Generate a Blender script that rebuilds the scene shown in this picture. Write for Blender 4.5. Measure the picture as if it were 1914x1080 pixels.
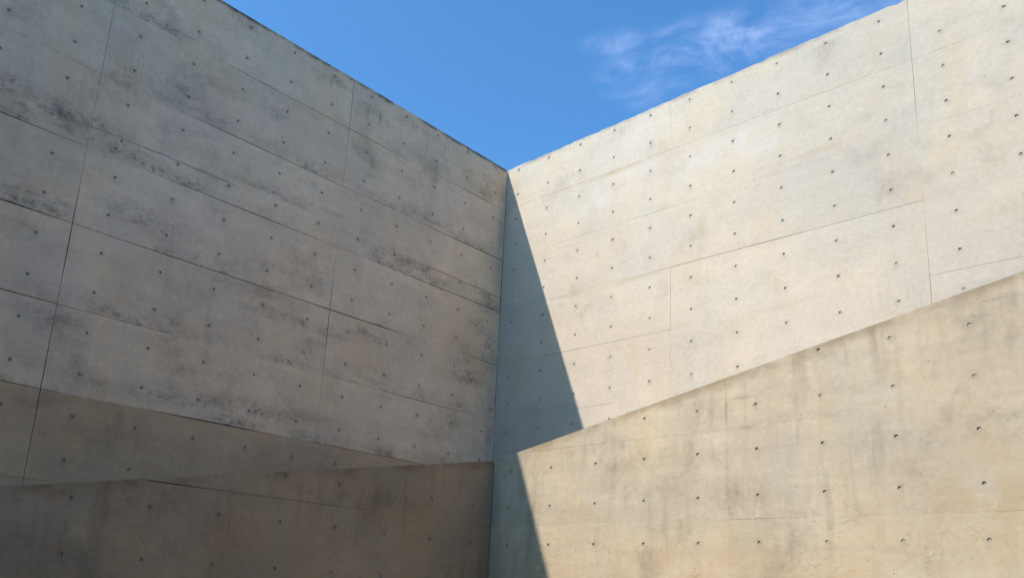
import bpy, bmesh, math, random
from mathutils import Vector, Matrix, noise

random.seed(7)
for o in list(bpy.data.objects):
    bpy.data.objects.remove(o)
S = bpy.context.scene
C = S.collection

# ------------------------------------------------------------------ camera
cam_d = bpy.data.cameras.new('camera')
cam = bpy.data.objects.new('camera', cam_d)
C.objects.link(cam)
right = Vector((0.735, 0.676, 0.047)).normalized()
back = Vector((0.664, -0.705, -0.250)).normalized()
right = (right - back * right.dot(back)).normalized()
up = back.cross(right)
M = Matrix((right, up, back)).transposed().to_4x4()
M.translation = Vector((9.074, -9.268, -7.015))
cam.matrix_world = M
cam_d.sensor_width = 36.0
cam_d.lens = 1570.3 / 1914 * 36.0
cam_d.shift_y = 177.5 / 1914
cam_d.clip_start = 0.05
cam_d.clip_end = 3000
S.camera = cam

# ------------------------------------------------------------------ sun, sky, exposure
SUN = Vector((-0.380, -1.0, 1.0)).normalized()          # direction towards the sun
sun_d = bpy.data.lights.new('sun', 'SUN')
sun_d.energy = 3.2
sun_d.angle = math.radians(0.53)
sun_d.color = (1.0, 0.93, 0.82)
sun = bpy.data.objects.new('sun', sun_d)
C.objects.link(sun)
sun.rotation_euler = SUN.to_track_quat('Z', 'Y').to_euler()

W = bpy.data.worlds.new('World')
S.world = W
W.use_nodes = True
S.view_settings.view_transform = 'Standard'
S.view_settings.look = 'None'
S.view_settings.gamma = 1.0
S.view_settings.use_curve_mapping = False
S.view_settings.exposure = 0.93


class N:
    """terse node building"""
    def __init__(self, tree):
        self.t = tree

    def new(self, kind, **kw):
        n = self.t.nodes.new(kind)
        for k, v in kw.items():
            setattr(n, k, v)
        return n

    def put(self, sock, v):
        if isinstance(v, bpy.types.NodeSocket):
            self.t.links.new(v, sock)
        else:
            if hasattr(sock.default_value, '__len__') and not hasattr(v, '__len__'):
                v = [v] * len(sock.default_value)
            if hasattr(v, '__len__') and len(sock.default_value) == 4 and len(v) == 3:
                v = tuple(v) + (1,)
            sock.default_value = v

    def m(self, op, a, b=None, c=None, clamp=False):
        n = self.new('ShaderNodeMath', operation=op, use_clamp=clamp)
        self.put(n.inputs[0], a)
        if b is not None:
            self.put(n.inputs[1], b)
        if c is not None:
            self.put(n.inputs[2], c)
        return n.outputs[0]

    def vm(self, op, a, b=None, out=0):
        n = self.new('ShaderNodeVectorMath', operation=op)
        self.put(n.inputs[0], a)
        if b is not None:
            self.put(n.inputs['Scale'] if op == 'SCALE' else n.inputs[1], b)
        return n.outputs[out]

    def comb(self, x, y, z):
        n = self.new('ShaderNodeCombineXYZ')
        for i, v in enumerate((x, y, z)):
            self.put(n.inputs[i], v)
        return n.outputs[0]

    def sep(self, v):
        n = self.new('ShaderNodeSeparateXYZ')
        self.put(n.inputs[0], v)
        return n.outputs

    def noise(self, vec, scale, detail=4, rough=0.55, dist=0.0):
        n = self.new('ShaderNodeTexNoise')
        self.put(n.inputs['Vector'], vec)
        n.inputs['Scale'].default_value = scale
        n.inputs['Detail'].default_value = detail
        n.inputs['Roughness'].default_value = rough
        n.inputs['Distortion'].default_value = dist
        return n.outputs[0]

    def ramp(self, v, a, b, lo=0.0, hi=1.0, smooth=True):
        n = self.new('ShaderNodeMapRange', interpolation_type='SMOOTHSTEP' if smooth else 'LINEAR')
        self.put(n.inputs[0], v)
        for i, x in enumerate((a, b, lo, hi)):
            self.put(n.inputs[1 + i], x)
        return n.outputs[0]

    def mix(self, f, a, b, blend='MIX'):
        n = self.new('ShaderNodeMix', data_type='RGBA', blend_type=blend)
        n.clamp_factor = True
        self.put(n.inputs[0], f)
        self.put(n.inputs[6], a)
        self.put(n.inputs[7], b)
        return n.outputs[2]


# world: Nishita sky with a drift of thin cirrus
wt = W.node_tree
wt.nodes.clear()
n = N(wt)
sky = n.new('ShaderNodeTexSky', sky_type='NISHITA')
sky.sun_disc = False
sky.sun_elevation = math.asin(SUN.z)
sky.sun_rotation = math.atan2(SUN.x, SUN.y)
sky.altitude = 0
sky.air_density = 1.0
sky.dust_density = 2.2
sky.ozone_density = 4.0
tc = n.new('ShaderNodeTexCoord').outputs['Generated']
dx, dy, dz = n.sep(tc)
dzc = n.m('MAXIMUM', dz, 0.05)
qx, qy = n.m('DIVIDE', dx, dzc), n.m('DIVIDE', dy, dzc)
q = n.comb(qx, qy, 0.0)
warp = n.new('ShaderNodeTexNoise')
n.put(warp.inputs['Vector'], q)
warp.inputs['Scale'].default_value = 3.0
warp.inputs['Detail'].default_value = 3
qw = n.vm('ADD', q, n.vm('SCALE', n.vm('SUBTRACT', warp.outputs[1], (0.5, 0.5, 0.5)), 0.22))
# stretch along the wind
ca, sa = math.cos(0.25), math.sin(0.25)
wx, wy, _ = n.sep(qw)
al = n.m('ADD', n.m('MULTIPLY', wx, ca), n.m('MULTIPLY', wy, sa))
ac = n.m('SUBTRACT', n.m('MULTIPLY', wy, ca), n.m('MULTIPLY', wx, sa))
wisp = n.noise(n.comb(n.m('MULTIPLY', al, 4.5), n.m('MULTIPLY', ac, 9.0), 3.1), 1.0, 8, 0.58)
big = n.noise(q, 2.2, 2, 0.5)


def ell(cx, cy, rx, ry, rot):
    a, b = n.m('SUBTRACT', qx, cx), n.m('SUBTRACT', qy, cy)
    c_, s_ = math.cos(rot), math.sin(rot)
    u = n.m('DIVIDE', n.m('ADD', n.m('MULTIPLY', a, c_), n.m('MULTIPLY', b, s_)), rx)
    v = n.m('DIVIDE', n.m('SUBTRACT', n.m('MULTIPLY', b, c_), n.m('MULTIPLY', a, s_)), ry)
    d = n.m('SQRT', n.m('ADD', n.m('MULTIPLY', u, u), n.m('MULTIPLY', v, v)))
    return n.ramp(d, 1.0, 0.15)


patch = n.m('MAXIMUM', ell(-0.67, 1.20, 0.26, 0.14, 0.25), n.m('MULTIPLY', ell(-0.845, 1.19, 0.09, 0.13, 0.3), 0.8))
patch = n.m('MAXIMUM', patch, n.m('MULTIPLY', ell(-0.795, 1.09, 0.10, 0.06, 0.5), 0.7))
patch = n.m('MAXIMUM', patch, n.m('MULTIPLY', ell(-0.45, 1.24, 0.34, 0.11, 0.15), 0.7))
veil = n.noise(n.vm('ADD', q, (4.0, 1.0, 0.0)), 7.0, 6, 0.6, 0.8)
wv = n.m('ADD', n.m('MULTIPLY', wisp, 0.6), n.m('MULTIPLY', veil, 0.4))
cl = n.m('MULTIPLY', n.ramp(wv, 0.40, 0.70), patch, clamp=True)
cl = n.m('MULTIPLY', cl, 0.78)
skyc = n.mix(1.0, sky.outputs[0], (0.51, 0.95, 1.20), 'MULTIPLY')
skyc = n.mix(cl, skyc, (2.9, 3.6, 5.6))
bg = n.new('ShaderNodeBackground')
n.put(bg.inputs[0], skyc)
bg.inputs[1].default_value = 0.12
wo = n.new('ShaderNodeOutputWorld')
wt.links.new(bg.outputs[0], wo.inputs[0])

# ------------------------------------------------------------------ dimensions of the place (metres; z = 0 at the top row of tie holes)
HX, VZ = 0.6557, 0.45            # tie hole spacing
PW, PH = 5 * HX, 2 * VZ          # one formwork panel
D = 1.725                        # how far the lower walls stand in front of the tall ones
GROUND = -8.62
SLOPE, S0 = 0.1885, -5.306       # parapet line of the lower walls, climbing from left to right round the corner


def parapet(x, y):
    return S0 + SLOPE * (x + y)


def tall_top(u):
    return 0.080 + 0.012 * u


def tall_top_left(u):
    # added rise of the left wall's top beyond the frame, to shift its shadow
    return 0.080 + 0.012 * u + min(0.19, max(0.0, u - 5.5) * 0.12)


# ------------------------------------------------------------------ concrete
def concrete(name, base, alt, stains, along, mould=1.0, streak=0.3, pits=0.3, mottle=1.0, drip=False,
             pale=(), brown=(), lift=None, toplichen=0.0, joints=0.0, joint_z=-0.675, spall=0.0, holes=None, dull=(), runs=()):
    """along: which world axis runs along the wall, as (axis, sign)"""
    mat = bpy.data.materials.new(name)
    mat.use_nodes = True
    t = mat.node_tree
    t.nodes.clear()
    n = N(t)
    P = n.new('ShaderNodeNewGeometry').outputs['Position']
    x, y, z = n.sep(P)
    u = n.m('MULTIPLY', (x, y)[along[0]], along[1])
    uz = n.comb(u, z, 0.0 if along[0] == 0 else 7.3)
    uz0 = n.comb(u, z, 0.0)
    rnd = n.new('ShaderNodeObjectInfo').outputs['Random']

    # base tone: broad clouds, mid clouds, fine grain
    big = n.noise(uz, 0.55, 4, 0.6, 0.4)
    mid = n.noise(uz, 2.6, 9, 0.68, 0.3)
    fine = n.noise(uz, 17.0, 8, 0.72)
    hue = n.noise(n.vm('ADD', uz, (31.0, 4.0, 2.0)), 0.9, 5, 0.6)
    col = n.mix(n.ramp(hue, 0.36, 0.64), base, alt)
    val = n.m('ADD', n.ramp(big, 0.25, 0.75, 1 - 0.15 * mottle, 1 + 0.13 * mottle, False),
              n.ramp(mid, 0.2, 0.8, -0.15 * mottle, 0.13 * mottle, False))
    val = n.m('ADD', val, n.ramp(fine, 0.2, 0.8, -0.12, 0.12, False))
    val = n.m('ADD', val, n.ramp(rnd, 0, 1, -0.035 * mottle, 0.035 * mottle, False))
    blot = n.noise(n.vm('MULTIPLY', n.vm('ADD', uz, (11.0, 2.0, 5.0)), (1.0, 0.55 if drip else 1.15, 1.0)), 1.5, 9, 0.70, 0.25)
    val = n.m('SUBTRACT', val, n.m('MULTIPLY', n.ramp(blot, 0.50, 0.74), 0.30 * mottle))
    val = n.m('ADD', val, n.m('MULTIPLY', n.ramp(blot, 0.44, 0.28), 0.08 * mottle))
    # pour lines: faint, long, wavering, level bands
    wob = n.noise(uz, 0.8, 3, 0.5)
    zz = n.m('ADD', z, n.m('MULTIPLY', wob, 0.30))
    pour = n.noise(n.comb(n.m('MULTIPLY', u, 0.35), n.m('MULTIPLY', zz, 5.5), 1.0), 1.0, 6, 0.62)
    val = n.m('ADD', val, n.ramp(pour, 0.3, 0.7, -0.06 * mottle, 0.05 * mottle, False))
    # running streaks
    st = n.noise(n.comb(n.m('MULTIPLY', u, 5.2), n.m('MULTIPLY', z, 0.55), 5.0), 1.0, 6, 0.62)
    stw = n.ramp(n.noise(uz, 0.9, 3), 0.35, 0.7)
    val = n.m('SUBTRACT', val, n.m('MULTIPLY', n.m('MULTIPLY', n.ramp(st, 0.47, 0.72), stw), streak))
    col = n.mix(1.0, col, n.comb(val, val, val), 'MULTIPLY')
    # warm water marks
    warmth = n.m('MULTIPLY', n.ramp(n.noise(n.comb(n.m('MULTIPLY', u, 2.4), n.m('MULTIPLY', z, 0.7), 9.0), 1.0, 5, 0.6), 0.5, 0.75), 0.35)
    col = n.mix(warmth, col, (base[0] * 0.98, base[1] * 0.85, base[2] * 0.66))

    def blob_sum(lst):
        tot = None
        for (bu, bz, ru, rz, k) in lst:
            d = n.vm('LENGTH', n.vm('MULTIPLY', n.vm('SUBTRACT', uz0, (bu, bz, 0)), (1 / ru, 1 / rz, 0)), out=1)
            v = n.ramp(d, 1.25, 0.1, 0.0, k)
            tot = v if tot is None else n.m('MAXIMUM', tot, v)
        return tot

    if dull:                                                                     # greyer patches; on the pale wall they paint in a vignette
        f = n.m('MULTIPLY', blob_sum(dull), n.ramp(n.m('ADD', n.m('MULTIPLY', mid, 0.5), n.m('MULTIPLY', big, 0.5)), 0.30, 0.62))
        col = n.mix(1.0, col, n.mix(f, (1, 1, 1), (0.72, 0.73, 0.755)), 'MULTIPLY')
    speck = n.noise(n.comb(n.m('MULTIPLY', u, 17.0), n.m('MULTIPLY', z, 21.0), 2.0), 1.0, 9, 0.78)
    smear = n.noise(n.comb(n.m('MULTIPLY', u, 3.2), n.m('MULTIPLY', z, 5.2), 6.0), 1.0, 8, 0.70, 0.3)
    if pale:
        f = n.m('MULTIPLY', blob_sum(pale), n.ramp(n.m('ADD', mid, n.m('MULTIPLY', st, 0.4)), 0.5, 0.95))
        col = n.mix(f, col, (base[0] * 1.0, base[1] * 1.09, base[2] * 1.30))
    if brown:
        f = n.m('MULTIPLY', blob_sum(brown), n.ramp(mid, 0.30, 0.66))
        col = n.mix(f, col, (base[0] * 0.74, base[1] * 0.655, base[2] * 0.52))
    dirt = None
    if stains:
        b = blob_sum(stains)
        soft = n.m('MULTIPLY', b, n.ramp(smear, 0.36, 0.66))
        hard = n.m('MULTIPLY', b, n.ramp(n.m('ADD', speck, n.m('MULTIPLY', n.m('SUBTRACT', smear, 0.5), 0.35)), 0.50, 0.63))
        dirt = n.m('ADD', n.m('MULTIPLY', soft, 0.38), n.m('MULTIPLY', hard, 0.46))
    if runs:                                                                     # thin dark runs of water
        comb_ = n.noise(n.comb(n.m('MULTIPLY', u, 24.0), n.m('MULTIPLY', z, 1.6), 4.0), 1.0, 5, 0.65)
        rr_ = n.m('MULTIPLY', blob_sum(runs), n.m('MULTIPLY', n.ramp(comb_, 0.44, 0.66), n.ramp(smear, 0.30, 0.55)))
        rr_ = n.m('MULTIPLY', rr_, 0.62)
        dirt = rr_ if dirt is None else n.m('MAXIMUM', dirt, rr_)
    # grime that gathers just above and along the pour joints
    if joints > 0:
        fz = n.m('FRACT', n.m('DIVIDE', n.m('SUBTRACT', z, joint_z), PH))      # 0 at a joint, rising above it
        band = n.m('MULTIPLY', n.m('POWER', n.ramp(fz, 0.32, 0.0), 1.5), n.ramp(n.noise(uz, 1.1, 5, 0.6), 0.44, 0.66))
        g = n.m('MULTIPLY', band, n.m('ADD', n.m('MULTIPLY', n.ramp(speck, 0.46, 0.62), 0.6), n.m('MULTIPLY', n.ramp(smear, 0.35, 0.65), 0.4)))
        g = n.m('MULTIPLY', g, joints)
        dirt = g if dirt is None else n.m('MAXIMUM', dirt, g)
    if lift:                                                                     # a thin lift line that comes and goes
        lz, k = lift
        d = n.m('ABSOLUTE', n.m('SUBTRACT', n.m('ADD', z, n.m('ADD', n.m('MULTIPLY', wob, 0.12), n.m('MULTIPLY', mid, 0.05))), lz + 0.085))
        ln = n.m('MULTIPLY', n.ramp(d, 0.022, 0.0), n.ramp(n.noise(uz, 0.7, 4, 0.6), 0.46, 0.58))
        ln = n.m('MULTIPLY', ln, k)
        dirt = ln if dirt is None else n.m('MAXIMUM', dirt, ln)
    if toplichen > 0:
        dt = n.m('SUBTRACT', n.m('ADD', 0.080, n.m('MULTIPLY', u, 0.012)), z)
        ragged = n.m('ADD', dt, n.m('MULTIPLY', n.m('SUBTRACT', st, 0.5), 0.16))
        tl = n.m('MULTIPLY', n.ramp(ragged, 0.085, 0.0), n.ramp(n.noise(uz, 1.7, 5, 0.65), 0.38, 0.58))
        dirt = n.m('MAXIMUM', dirt, n.m('MULTIPLY', tl, toplichen)) if dirt is not None else n.m('MULTIPLY', tl, toplichen)
    if drip:                                                                     # dirt washed down from the sloping parapet; b1 also paints the dark wall's shadow line
        dt = n.m('SUBTRACT', n.m('ADD', S0, n.m('MULTIPLY', n.m('ADD', x, y), SLOPE)), z)
        ragged = n.m('ADD', dt, n.m('MULTIPLY', n.m('SUBTRACT', smear, 0.5), 0.22))
        b1 = n.m('MULTIPLY', n.ramp(ragged, 0.15, 0.0), n.ramp(n.noise(uz, 1.4, 5, 0.65), 0.36, 0.58))
        runs = n.noise(n.comb(n.m('MULTIPLY', u, 6.5), n.m('MULTIPLY', z, 0.9), 8.0), 1.0, 4, 0.6)
        b2 = n.m('MULTIPLY', n.ramp(dt, 1.3, 0.1), n.ramp(runs, 0.53, 0.72))
        f = n.m('MAXIMUM', n.m('MULTIPLY', b1, 0.78), n.m('MULTIPLY', b2, 0.36))
        col = n.mix(f, col, (base[0] * 0.50, base[1] * 0.45, base[2] * 0.38))
    if holes:                                                                    # faint weeping round and under tie holes
        u0, z0 = holes
        hu = n.m('MULTIPLY', n.m('SUBTRACT', n.m('FRACT', n.m('ADD', n.m('DIVIDE', n.m('SUBTRACT', u, u0), HX), 0.5)), 0.5), HX)
        hz = n.m('MULTIPLY', n.m('SUBTRACT', n.m('FRACT', n.m('ADD', n.m('DIVIDE', n.m('SUBTRACT', z, z0 - 0.008), VZ), 0.5)), 0.5), VZ)
        rr = n.m('SQRT', n.m('ADD', n.m('MULTIPLY', hu, hu), n.m('MULTIPLY', n.m('MULTIPLY', hz, hz), 0.7)))
        ring = n.m('MULTIPLY', n.ramp(rr, 0.075, 0.018), n.ramp(n.noise(uz, 6.0, 5, 0.7), 0.44, 0.64))
        col = n.mix(n.m('MULTIPLY', ring, 0.30), col, (base[0] * 0.42, base[1] * 0.42, base[2] * 0.44))
    if dirt is not None:
        col = n.mix(n.m('MULTIPLY', dirt, mould, clamp=True), col, (0.075, 0.066, 0.055) if drip else (0.055, 0.057, 0.060))
    # bug holes: scattered, clustered
    vo = n.new('ShaderNodeTexVoronoi', feature='F1')
    n.put(vo.inputs['Vector'], uz)
    vo.inputs['Scale'].default_value = 13.0
    vo.inputs['Randomness'].default_value = 1.0
    sel = n.sep(vo.outputs['Color'])[0]
    clus = n.ramp(n.noise(uz, 1.3, 3), 0.42, 0.66)
    pit = n.m('MULTIPLY', n.ramp(vo.outputs['Distance'], n.m('MULTIPLY', sel, 0.13), 0.03), n.m('GREATER_THAN', sel, n.m('SUBTRACT', 1.0, n.m('MULTIPLY', clus, pits))))
    col = n.mix(n.m('MULTIPLY', pit, 0.55), col, (0.10, 0.09, 0.08))
    height = n.m('ADD', n.m('MULTIPLY', fine, 0.25), n.m('MULTIPLY', mid, 0.9))
    height = n.m('SUBTRACT', height, n.m('MULTIPLY', pit, 0.6))
    if spall > 0:                                                                # rough, flaked skin low on the wall
        sp = n.noise(n.vm('ADD', uz, (3.0, 9.0, 1.0)), 8.0, 10, 0.72, 0.8)
        zone = n.m('MULTIPLY', n.ramp(n.m('ADD', z, n.m('MULTIPLY', big, 1.6)), -4.7, -5.7), n.ramp(n.noise(uz, 1.6, 4, 0.65), 0.42, 0.62))
        flake = n.m('MULTIPLY', n.ramp(sp, 0.56, 0.66), zone)
        dark = n.m('MULTIPLY', n.ramp(sp, 0.44, 0.36), zone)
        col = n.mix(n.m('MULTIPLY', flake, 0.45 * spall), col, (base[0] * 1.25, base[1] * 1.20, base[2] * 1.12))
        col = n.mix(n.m('MULTIPLY', dark, 0.5 * spall), col, (base[0] * 0.62, base[1] * 0.52, base[2] * 0.42))
        height = n.m('ADD', height, n.m('MULTIPLY', flake, 0.5))
    bump = n.new('ShaderNodeBump')
    bump.inputs['Strength'].default_value = 0.55
    bump.inputs['Distance'].default_value = 0.014
    n.put(bump.inputs['Height'], height)
    bs = n.new('ShaderNodeBsdfPrincipled')
    n.put(bs.inputs['Base Color'], col)
    n.put(bs.inputs['Roughness'], n.ramp(mid, 0.2, 0.8, 0.74, 0.92, False))
    bs.inputs['Specular IOR Level'].default_value = 0.3
    n.put(bs.inputs['Normal'], bump.outputs[0])
    out = n.new('ShaderNodeOutputMaterial')
    t.links.new(bs.outputs[0], out.inputs[0])
    return mat


# stains and tint patches: (metres along the wall from the corner, height, half length, half height, strength)
GREY_STAINS = [
    (6.85, -2.22, 0.85, 0.20, 1.0), (6.20, -2.36, 0.75, 0.14, 1.0), (5.55, -2.44, 0.45, 0.06, .9), (7.4, -2.15, .4, .2, .7),
    (6.22, -1.50, 0.35, 0.32, .55), (5.30, -1.50, 1.3, 0.12, .65), (5.75, -3.05, 0.85, 0.22, .7), (6.9, -3.25, .5, .14, .9),
    (4.30, -2.10, 0.70, 0.07, 1.0), (3.9, -2.02, .9, .05, .6), (1.70, -1.44, 0.65, 0.12, .8), (2.00, -2.30, 0.85, 0.15, 1.0), (1.1, -2.33, .5, .14, .7),
    (0.32, -2.40, 0.34, 0.22, 1.0), (0.45, -2.85, 0.34, 0.2, .8), (3.85, -3.68, 0.65, 0.09, 1.0), (3.3, -3.7, .6, .1, .6), (2.55, -3.55, 0.6, 0.14, .85),
    (4.30, -4.94, 1.0, 0.17, .72), (5.2, -5.02, 1.0, 0.1, .6), (3.4, -4.9, .7, .14, .6), (2.5, -4.1, .5, .2, .55), (0.65, -3.65, 0.45, 0.30, .9), (0.2, -3.2, .2, .4, .8),
    (2.92, -0.20, 0.30, 0.09, .9), (3.60, -0.08, 0.38, 0.05, .9), (0.55, -0.62, 0.35, 0.10, .7), (4.4, -3.45, .9, .1, .5),
    (6.6, -4.4, .4, .3, .5), (5.6, -1.3, .25, .3, .45), (1.2, -4.7, .5, .3, .45), (0.12, -4.4, .12, 1.2, .7), (0.1, -1.2, .08, 1.0, .5)]
PALE_STAINS = [(1.97, -1.08, 0.75, 0.30, .85), (3.95, -1.00, 0.85, 0.32, .8), (2.7, -.8, .5, .15, .7), (4.7, -1.1, .5, .2, .4)]
PALE_BROWN = [(2.35, -0.70, 0.75, 0.05, .8), (3.72, -2.10, 0.12, 0.28, .5), (2.6, -2.50, .8, .06, .45), (0.5, 0.05, 0.5, .035, 1.0), (5.2, -1.45, .9, .06, .4),
              (1.6, -2.5, .5, .05, .5), (4.2, -3.55, .3, .2, .35)]
TAN_STAINS = [(4.975, -5.03, 0.022, 0.17, 1.0), (4.972, -5.6, 0.03, 0.3, .35), (7.7, -4.38, .5, .02, .8), (7.3, -4.5, .35, .06, .4), (6.45, -5.55, 0.30, 0.30, .42), (7.50, -5.42, 0.45, 0.22, .55), (5.25, -5.24, 0.3, 0.04, .6), (5.15, -4.93, 0.12, 0.03, .8), (6.75, -5.85, .4, .3, .35),
              (5.9, -4.62, .25, .05, .5), (3.0, -5.9, .5, .25, .3), (4.3, -5.75, .6, .25, .25)]
TAN_BROWN = [(4.5, -6.80, 3.8, .6, .6), (7.3, -6.2, 1.3, .9, .7), (3.2, -6.25, 0.5, 0.4, .5), (7.3, -6.4, 1.2, .8, .5), (2.6, -5.35, .6, .3, .35), (5.4, -6.6, 1.2, .4, .45)]
DARK_STAINS = [(3.40, -5.92, 0.85, 0.18, .9), (2.25, -5.62, 0.13, 0.16, .8), (4.25, -6.02, 0.7, 0.07, .8), (5.2, -6.2, 0.7, 0.12, .5), (6.2, -6.3, 1.2, 0.12, .7),
               (2.0, -6.45, .4, .3, .5), (6.6, -6.8, 1., .3, .5), (3.0, -6.7, .8, .2, .4)]

GREY_BROWN = [(0.80, -3.30, .55, .60, .5), (0.70, -2.75, .5, .35, .4), (2.6, -3.95, .5, .25, .35), (1.1, -3.75, .5, .2, .5)]  # brown stain near the corner, partly warm bounce light painted in
GREY_RUNS = [(2.85, -0.26, 0.36, 0.16, 1.0), (3.65, -0.12, 0.30, 0.10, .9), (0.50, -0.58, 0.40, 0.16, 1.0), (1.9, -0.05, .4, .12, .7), (4.95, 0.03, .35, .10, .9), (5.7, -1.3, .3, .30, .4),
             (6.2, -1.40, .30, .35, .6), (1.2, -0.10, .3, .14, .5), (2.3, -3.8, .4, .3, .3)]
PALE_RUNS = [(1.35, 0.03, .3, .10, .8), (2.45, -0.05, .25, .16, .9), (5.3, 0.0, .6, .18, .5), (6.1, -3.6, .5, .4, .35)]
PALE_DULL = [(6.9, -1.2, 3.0, 2.8, .75), (7.4, -3.4, 2.2, 1.8, .7), (3.0, -3.6, 1.2, .6, .3), (4.6, -2.0, 1.0, .5, .3)]  # mostly a painted vignette, darkening the wall towards its right
TAN_DULL = [(6.6, -5.4, 1.6, .9, .55), (7.6, -4.9, .9, .8, .55), (7.2, -6.3, 1.4, .8, .45), (4.2, -6.0, 1.0, .35, .4), (5.4, -4.75, .7, .25, .4), (2.9, -5.95, .6, .25, .4)]
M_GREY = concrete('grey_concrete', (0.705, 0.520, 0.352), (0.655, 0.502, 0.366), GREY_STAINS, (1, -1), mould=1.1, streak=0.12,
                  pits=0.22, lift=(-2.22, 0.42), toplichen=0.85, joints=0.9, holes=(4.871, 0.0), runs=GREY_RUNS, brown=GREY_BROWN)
M_BROWN = concrete('brown_concrete', (0.54, 0.365, 0.215), (0.48, 0.34, 0.22), [], (1, -1), mould=0.6, streak=0.12, pits=0.1,
                   joints=0.0, mottle=0.8, holes=(4.871, 0.0))
M_PALE = concrete('pale_concrete', (0.490, 0.402, 0.312), (0.455, 0.386, 0.318), [], (0, 1), mould=0.5, streak=0.05, pits=0.22,
                  mottle=0.55, pale=PALE_STAINS, brown=PALE_BROWN, toplichen=0.85, joints=0.22, holes=(6.172, 0.0), runs=PALE_RUNS, dull=PALE_DULL)
M_TAN = concrete('tan_concrete', (0.455, 0.358, 0.250), (0.430, 0.356, 0.270), TAN_STAINS, (0, 1), mould=0.95, streak=0.30, pits=0.6,
                 mottle=1.1, drip=True, brown=TAN_BROWN, joints=0.30, joint_z=-5.24, spall=1.25, holes=(5.297, -5.015), dull=TAN_DULL)
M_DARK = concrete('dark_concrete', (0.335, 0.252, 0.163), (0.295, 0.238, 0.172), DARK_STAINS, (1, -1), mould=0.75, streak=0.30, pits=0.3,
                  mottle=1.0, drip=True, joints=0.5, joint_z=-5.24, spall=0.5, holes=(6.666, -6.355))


def plain(name, c0, c1, scale, rough=0.9):
    mat = bpy.data.materials.new(name)
    mat.use_nodes = True
    n = N(mat.node_tree)
    bs = mat.node_tree.nodes['Principled BSDF']
    P = n.new('ShaderNodeNewGeometry').outputs['Position']
    f = n.noise(P, scale, 8, 0.65)
    n.put(bs.inputs['Base Color'], n.mix(n.ramp(f, 0.3, 0.7), c0, c1))
    bs.inputs['Roughness'].default_value = rough
    b = n.new('ShaderNodeBump')
    b.inputs['Strength'].default_value = 0.4
    b.inputs['Distance'].default_value = 0.01
    n.put(b.inputs['Height'], f)
    n.put(bs.inputs['Normal'], b.outputs[0])
    return mat


M_CORE = plain('joint_concrete', (0.14, 0.13, 0.12), (0.22, 0.21, 0.19), 6.0)
M_PLUG_SHADED = plain('plug_mortar_shaded', (0.20, 0.19, 0.17), (0.30, 0.28, 0.25), 40.0)  # darker copy for the shaded walls' holes, shade put into the colour
M_PLUG_LIT = plain('plug_mortar_lit', (0.25, 0.22, 0.18), (0.36, 0.32, 0.26), 40.0)  # same mortar, lighter copy for holes in the sunlit walls
M_GROUND = plain('ground_gravel', (0.060, 0.055, 0.046), (0.095, 0.086, 0.072), 9.0)
M_RAMP = plain('ramp_concrete', (0.36, 0.31, 0.24), (0.44, 0.385, 0.30), 3.0)


# ------------------------------------------------------------------ ground and ramp
def obj(name, bm, mats, parent=None, loc=None, rot=None, mesh=None):
    if mesh is None:
        mesh = bpy.data.meshes.new(name)
        bm.to_mesh(mesh)
        bm.free()
        for m_ in (mats if isinstance(mats, (list, tuple)) else [mats]):
            mesh.materials.append(m_)
    o = bpy.data.objects.new(name, mesh)
    C.objects.link(o)
    if parent:
        o.parent = parent
    if loc is not None:
        o.location = loc
    if rot is not None:
        o.rotation_euler = (0, 0, rot)
    return o


def hexa(bm, lo4, hi4):
    """a solid between four base points and four top points, same order"""
    a = [bm.verts.new(p) for p in lo4]
    b = [bm.verts.new(p) for p in hi4]
    bm.faces.new(a[::-1])
    bm.faces.new(b)
    for i in range(4):
        j = (i + 1) % 4
        bm.faces.new((a[i], a[j], b[j], b[i]))


bm = bmesh.new()
bmesh.ops.create_grid(bm, x_segments=8, y_segments=8, size=900)
g = obj('ground', bm, M_GROUND, loc=(0, 0, GROUND))
g['kind'] = 'structure'

bm = bmesh.new()
LEN = 16.5       # the tall walls run on past the camera
q1, q2 = 0.06, D - 0.36
for pts in ([(q1, -q2), (LEN, -q2), (LEN, -q1), (q1, -q1)], [(q1, -LEN), (q2, -LEN), (q2, -q2 - 0.002), (q1, -q2 - 0.002)]):
    hexa(bm, [(px, py, GROUND - 0.05) for px, py in pts], [(px, py, max(GROUND + 0.02, parapet(px, py) - 1.1)) for px, py in pts])
bmesh.ops.recalc_face_normals(bm, faces=bm.faces)
r = obj('ramp', bm, M_RAMP)
r['kind'] = 'structure'

# two unseen walls added behind the camera only to shape the light: one mesh
bm = bmesh.new()
for pts in ([(LEN, -17.5), (LEN + 0.5, -17.5), (LEN + 0.5, 0.4), (LEN, 0.4)], [(-0.4, -18), (LEN + 0.5, -18), (LEN + 0.5, -17.51), (-0.4, -17.51)]):
    hexa(bm, [(px, py, GROUND - 0.05) for px, py in pts], [(px, py, 0.1) for px, py in pts])
bmesh.ops.recalc_face_normals(bm, faces=bm.faces)
light_walls = obj('light_shaping_walls', bm, M_RAMP)
light_walls['kind'] = 'structure'

# ------------------------------------------------------------------ walls
HOLE_R = 0.0185


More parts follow.
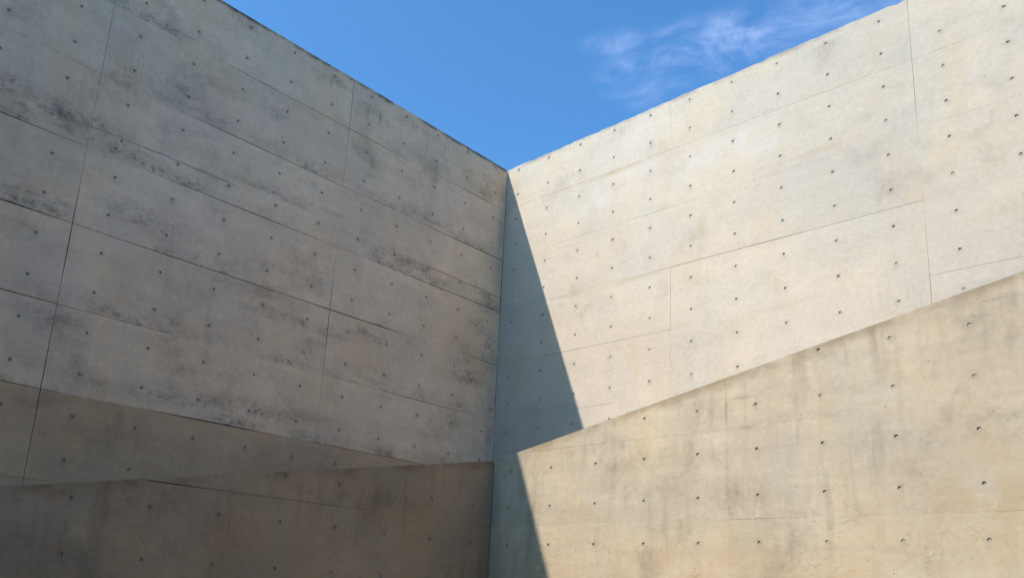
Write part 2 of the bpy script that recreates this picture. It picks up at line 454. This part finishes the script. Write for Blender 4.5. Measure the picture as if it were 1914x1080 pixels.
def hole_mesh(seed):
    """recessed cone of a form tie with its mortar plug; local +Y goes into the wall"""
    rg = random.Random(seed)
    bm = bmesh.new()
    K = 12
    tilt = rg.uniform(-0.10, 0.10)
    dep = rg.uniform(0.010, 0.016)
    rings = []
    for (rad, yy, tl) in ((HOLE_R + 0.0015, -0.0006, 0), (HOLE_R - 0.001, 0.002, 0), (HOLE_R * 0.84, dep, tilt), (HOLE_R * 0.80, dep - 0.004, tilt)):
        rings.append([bm.verts.new((rad * math.cos(2 * math.pi * i / K), yy + tl * rad * math.sin(2 * math.pi * i / K), rad * math.sin(2 * math.pi * i / K))) for i in range(K)])
    for a, b in zip(rings, rings[1:]):
        for i in range(K):
            j = (i + 1) % K
            bm.faces.new((a[i], a[j], b[j], b[i]))
    bm.faces.new(rings[-1][::-1])
    for f in bm.faces:
        f.normal_update()
        if f.normal.y > 0:
            f.normal_flip()
        f.material_index = 0
    bm.faces.ensure_lookup_table()
    bm.faces[-1].material_index = 1
    return bm


class Wall:
    def __init__(self, side, off, label, group, mat, gap, top, base_z):
        self.side, self.off, self.mat, self.gap, self.top = side, off, mat, gap, top
        self.root = bpy.data.objects.new('concrete_wall', None)
        C.objects.link(self.root)
        self.rot = 0.0 if side == 'R' else math.pi / 2
        self.sg = 1 if side == 'R' else -1
        self.root.location = self.world(off + 4.0, base_z, 0.2)
        self.base = Vector(self.root.location)
        self.root.rotation_euler = (0, 0, self.rot)
        self.root['label'] = label
        self.root['category'] = 'wall'
        self.root['kind'] = 'thing'
        self.root['group'] = group
        self.holes = []
        for k in range(8):
            hb = hole_mesh(k)
            me = bpy.data.meshes.new('tie_hole')
            hb.to_mesh(me)
            hb.free()
            me.materials.append(mat)
            me.materials.append(M_PLUG_SHADED if side == 'L' else M_PLUG_LIT)
            self.holes.append(me)

    def world(self, u, z, depth=0.0):
        if self.side == 'R':
            return Vector((u, -self.off + depth, z))
        return Vector((self.off - depth, -u, z))

    def local(self, u, z, depth, uc, zc):
        return Vector((self.sg * (u - uc), depth, z - zc))

    def to_root(self, w):
        d = w - self.base
        return Matrix.Rotation(-self.rot, 3, 'Z') @ d

    def slabs(self, name, mat, u1, z0, thick, d0, topf, dz_top, dz_low):
        """solids following the top line, piece by piece along the wall"""
        R_ = Matrix.Rotation(-self.rot, 3, 'Z')
        uA = self.off - (thick if self.side == 'R' else -0.034)
        us = [uA] + [k for k in (5.5, 7.08) if uA < k < u1] + [u1]
        bm = bmesh.new()
        for a, b in zip(us, us[1:]):
            lo, hi = [], []
            for (uu, dd) in ((a, d0), (b, d0), (b, thick), (a, thick)):
                zl = z0 if z0 is not None else topf(uu) + dz_low
                lo.append(R_ @ (self.world(uu, zl, dd) - self.base))
                hi.append(R_ @ (self.world(uu, topf(uu) + dz_top, dd) - self.base))
            hexa(bm, lo, hi)
        bmesh.ops.remove_doubles(bm, verts=bm.verts[:], dist=1e-5)
        seen = {}
        for f in bm.faces[:]:                              # drop the inner walls between pieces
            seen.setdefault(frozenset(f.verts), []).append(f)
        bmesh.ops.delete(bm, geom=[f for fs in seen.values() if len(fs) > 1 for f in fs], context='FACES_ONLY')
        bmesh.ops.recalc_face_normals(bm, faces=bm.faces)
        return obj(name, bm, mat, self.root)

    def core(self, u1, z0, thick, topf):
        """solid wall behind the formed face"""
        return self.slabs('core', M_CORE, u1, z0, thick, 0.032, topf, -0.035, 0)

    def coping(self, u1, thick, topf):
        """the wall's top surface behind the face"""
        return self.slabs('wall_top', self.mat, u1, None, thick + 0.004, 0.024, topf, -0.018, -0.033)

    def gapf(self, u, z, vert):
        g = noise.noise(Vector((u * 0.75, z * 0.75, 3.0 + self.off + (5 if self.side == 'R' else 0) + (9 if vert else 0))))
        a, b = self.gap
        g = a + (b - a) * min(1, max(0, 0.5 + 1.1 * g))
        return max(0.0002, g)

    def panel(self, u0, u1, z0, z1, cols, rows, mat, topf=None, rough_top=0.0, objects=True, proud=0.0):
        uc, zc = (u0 + u1) / 2, (z0 + z1) / 2
        fine = rough_top > 0
        per = 6 if fine else 3
        K = per * 4
        ub = [u0] + [(a + b) / 2 for a, b in zip(cols, cols[1:])] + [u1]
        rows = sorted(rows)
        zb = [z0] + [(a + b) / 2 for a, b in zip(rows, rows[1:])] + [z1]
        bm = bmesh.new()
        cache = {}

        def V(u, z):
            k = (round(u, 5), round(z, 5))
            if k not in cache:
                cache[k] = bm.verts.new((u, 0, z))
            return cache[k]

        hv = set()
        made = []
        for i, cu in enumerate(cols):
            for j, cz in enumerate(rows):
                a, b, c, d = ub[i], ub[i + 1], zb[j], zb[j + 1]
                lim = (topf(cu) if topf else 1e9)
                loop = []
                for k in range(per):
                    loop.append((a + (b - a) * k / per, c))
                for k in range(per):
                    loop.append((b, c + (d - c) * k / per))
                for k in range(per):
                    loop.append((b + (a - b) * k / per, d))
                for k in range(per):
                    loop.append((a, d + (c - d) * k / per))
                ov = [V(*p) for p in loop]
                if cz + HOLE_R + 0.012 < lim - 0.008 and cz > GROUND + 0.1:
                    iv = []
                    for k in range(K):
                        th = math.radians(225) + 2 * math.pi * k / K
                        v = bm.verts.new((cu + HOLE_R * math.cos(th), 0, cz + HOLE_R * math.sin(th)))
                        iv.append(v)
                        hv.add(v)
                    for k in range(K):
                        kk = (k + 1) % K
                        bm.faces.new((ov[k], ov[kk], iv[kk], iv[k]))
                    made.append((cu, cz))
                else:
                    bm.faces.new(ov)
        slanted = False
        if topf and rough_top == 0:
            # cut along the sloping parapet
            pA = Vector((u0, 0, topf(u0)))
            pB = Vector((u1, 0, topf(u1)))
            nn = Vector((-(pB.z - pA.z), 0, pB.x - pA.x)).normalized()
            if nn.z < 0:
                nn = -nn
            geom = bm.verts[:] + bm.edges[:] + bm.faces[:]
            res = bmesh.ops.bisect_plane(bm, geom=geom, dist=1e-5, plane_co=pA, plane_no=nn, clear_outer=True, clear_inner=False)
            slanted = True
            cut = [e for e in res['geom_cut'] if isinstance(e, bmesh.types.BMEdge)]
            if cut:
                bmesh.ops.subdivide_edges(bm, edges=cut, cuts=3)
            hv = {v for v in hv if v.is_valid}
        if not bm.faces:
            bm.free()
            return None
        # move the outline in by the joint, roughen the top edge
        EPS = 1e-4
        flag = {}
        for v in bm.verts:
            if v in hv:
                continue
            f = [0, 0]
            u, z = v.co.x, v.co.z
            if abs(u - u0) < EPS:
                f[0] = 1
            elif abs(u - u1) < EPS:
                f[0] = -1
            if abs(z - z0) < EPS:
                f[1] = 1
            elif abs(z - z1) < EPS or (slanted and abs(z - topf(u)) < 2e-3):
                f[1] = -1
            if f != [0, 0]:
                flag[v] = f
        is_top = {}
        for v, f in flag.items():
            u, z = v.co.x, v.co.z
            tp = f[1] == -1 and (fine or (slanted and abs(z - topf(u)) < 2e-3))
            is_top[v] = tp
            du = self.gapf(u, z, True) * f[0]
            dz = self.gapf(u, z, False) * f[1]
            if tp:
                w = Vector((u, self.off, 4.0 if self.side == 'R' else 8.0))
                amp = rough_top if fine else 0.004
                dz = -0.002 + amp * (0.8 * noise.noise(w * 1.3) + 0.6 * noise.noise(w * 6.0) + 0.5 * noise.noise(w * 14.0))
                if fine and noise.noise(w * 9.0) > 0.35:
                    dz -= rough_top * 0.8
                if fine:
                    dz += topf(u) - z1
            v.co.x += du
            v.co.z += dz
        # returns: a small arris, then the depth of the joint
        bnd = [e for e in bm.edges if e.is_boundary and not (e.verts[0] in hv and e.verts[1] in hv)]
        for step, (out, dep) in enumerate(((0.003, 0.003), (0.0, 0.029))):
            ex = bmesh.ops.extrude_edge_only(bm, edges=bnd)['geom']
            nv = [g_ for g_ in ex if isinstance(g_, bmesh.types.BMVert)]
            pos = {}
            for v in nv:
                # partner: nearest source vertex connected by an edge
                src = [e.other_vert(v) for e in v.link_edges if e.other_vert(v) in flag and e.other_vert(v) not in nv]
                f = flag[src[0]] if src else [0, 0]
                t_ = is_top.get(src[0], False) if src else False
                o_ = out * (0.5 if t_ else 0.35)
                v.co.x -= o_ * f[0] * 0.5
                v.co.z -= o_ * f[1]
                v.co.y += dep * (1.2 if t_ and step == 0 else 1.0)
                pos[v] = (f, t_)
            for v, (f, t_) in pos.items():
                flag[v] = f
                is_top[v] = t_
            bnd = [g_ for g_ in ex if isinstance(g_, bmesh.types.BMEdge)]
        for v in bm.verts:
            v.co.y -= proud
            v.co.x = self.sg * (v.co.x - uc)
            v.co.z -= zc
        bmesh.ops.recalc_face_normals(bm, faces=bm.faces)
        # the face must look out of the wall (local -Y)
        big = max(bm.faces, key=lambda f_: f_.calc_area())
        if big.normal.y > 0:
            bmesh.ops.reverse_faces(bm, faces=bm.faces)
        o = obj('panel', bm, mat, self.root, loc=self.to_root(self.world(uc, zc)))
        if objects:
            for (cu, cz) in made:
                h = bpy.data.objects.new('tie_hole', random.choice(self.holes) if mat is self.mat else brown_hole)
                C.objects.link(h)
                h.parent = o
                h.location = self.local(cu, cz, -proud, uc, zc)
                h.rotation_euler = (0, random.uniform(0, 6.28), 0)
        return o


def colset(a, b, ref):
    k0 = math.ceil((a + 0.08 - ref) / HX)
    out = []
    while ref + k0 * HX < b - 0.08:
        out.append(ref + k0 * HX)
        k0 += 1
    return out


def build(wall, joints_u, ref_u, zjoints, topf, rough, parapet_cut, mats, seen):
    for i, (a, b) in enumerate(zip(joints_u, joints_u[1:])):
        cols = colset(a, b, ref_u)
        for zt, zb_ in zip(zjoints, zjoints[1:]):
            if parapet_cut and max(topf(a), topf(b)) <= zb_ + 0.01:
                continue
            first = zt == zjoints[0]
            rows = [zb_ + 0.225, zb_ + 0.675]
            mat = mats(zb_)
            pr = random.uniform(0.0, 0.0040)
            z1 = zt
            if first and not parapet_cut:
                z1 = tall_top((a + b) / 2)
            cut = parapet_cut and min(topf(a), topf(b)) < zt + 0.02
            wall.panel(a, b, zb_, z1, cols, rows, mat, topf=topf if (cut or (first and not parapet_cut)) else None,
                       rough_top=rough if (first and not parapet_cut) else 0.0, objects=i < seen, proud=pr)


hb = hole_mesh(11)
brown_hole = bpy.data.meshes.new('tie_hole')
hb.to_mesh(brown_hole)
hb.free()
brown_hole.materials.append(M_BROWN)
brown_hole.materials.append(M_PLUG_SHADED)

ZJ = [0.225, -0.675, -1.575, -2.475, -3.375, -4.275, -5.175, -6.075, -6.975]
ZJ_L = ZJ

# tall wall on the right of the corner, in the sun
wr = Wall('R', 0.0, 'tall pale sunlit concrete wall crossed by a slanting shadow, right of the corner', 'tall concrete walls', M_PALE,
          (-0.0010, 0.0032), tall_top, GROUND)
wr.core(LEN, GROUND - 0.1, 0.45, tall_top)
wr.coping(LEN, 0.45, tall_top)
build(wr, [0.004] + [3.228 + PW * k for k in range(0, 5)], 6.172, ZJ[:8], tall_top, 0.017, False, lambda z: M_PALE, 3)

# tall wall on the left of the corner, in its own shade; its lowest pour is browner
wl = Wall('L', 0.0, 'tall grey concrete wall in shade with dark mould patches, left of the corner', 'tall concrete walls', M_GREY,
          (-0.0012, 0.0078), tall_top, GROUND)
wl.core(LEN, GROUND - 0.1, 0.45, tall_top_left)
wl.coping(LEN, 0.45, tall_top_left)
build(wl, [0.004] + [3.238 + PW * k for k in range(0, 5)], 4.871, ZJ, tall_top_left, 0.009, False, lambda z: M_BROWN if z < -5.2 else M_GREY, 3)

# lower walls with a sloping parapet, standing in front
ZL = [-2.54, -3.44, -4.34, -5.24, -6.14, -7.04, -7.94, -8.84]
lr = Wall('R', D, 'lower tan concrete wall in the sun, its top edge climbing to the right', 'lower concrete walls', M_TAN,
          (-0.0014, 0.0020), None, GROUND)
ftop = lambda u: parapet(u, -D)
lr.core(LEN, GROUND - 0.1, 0.35, ftop)
lr.coping(LEN, 0.35, ftop)
build(lr, [D + 0.004] + [4.972 + PW * k for k in range(0, 4)], 5.297, ZL, ftop, 0.0, True, lambda z: M_TAN, 2)

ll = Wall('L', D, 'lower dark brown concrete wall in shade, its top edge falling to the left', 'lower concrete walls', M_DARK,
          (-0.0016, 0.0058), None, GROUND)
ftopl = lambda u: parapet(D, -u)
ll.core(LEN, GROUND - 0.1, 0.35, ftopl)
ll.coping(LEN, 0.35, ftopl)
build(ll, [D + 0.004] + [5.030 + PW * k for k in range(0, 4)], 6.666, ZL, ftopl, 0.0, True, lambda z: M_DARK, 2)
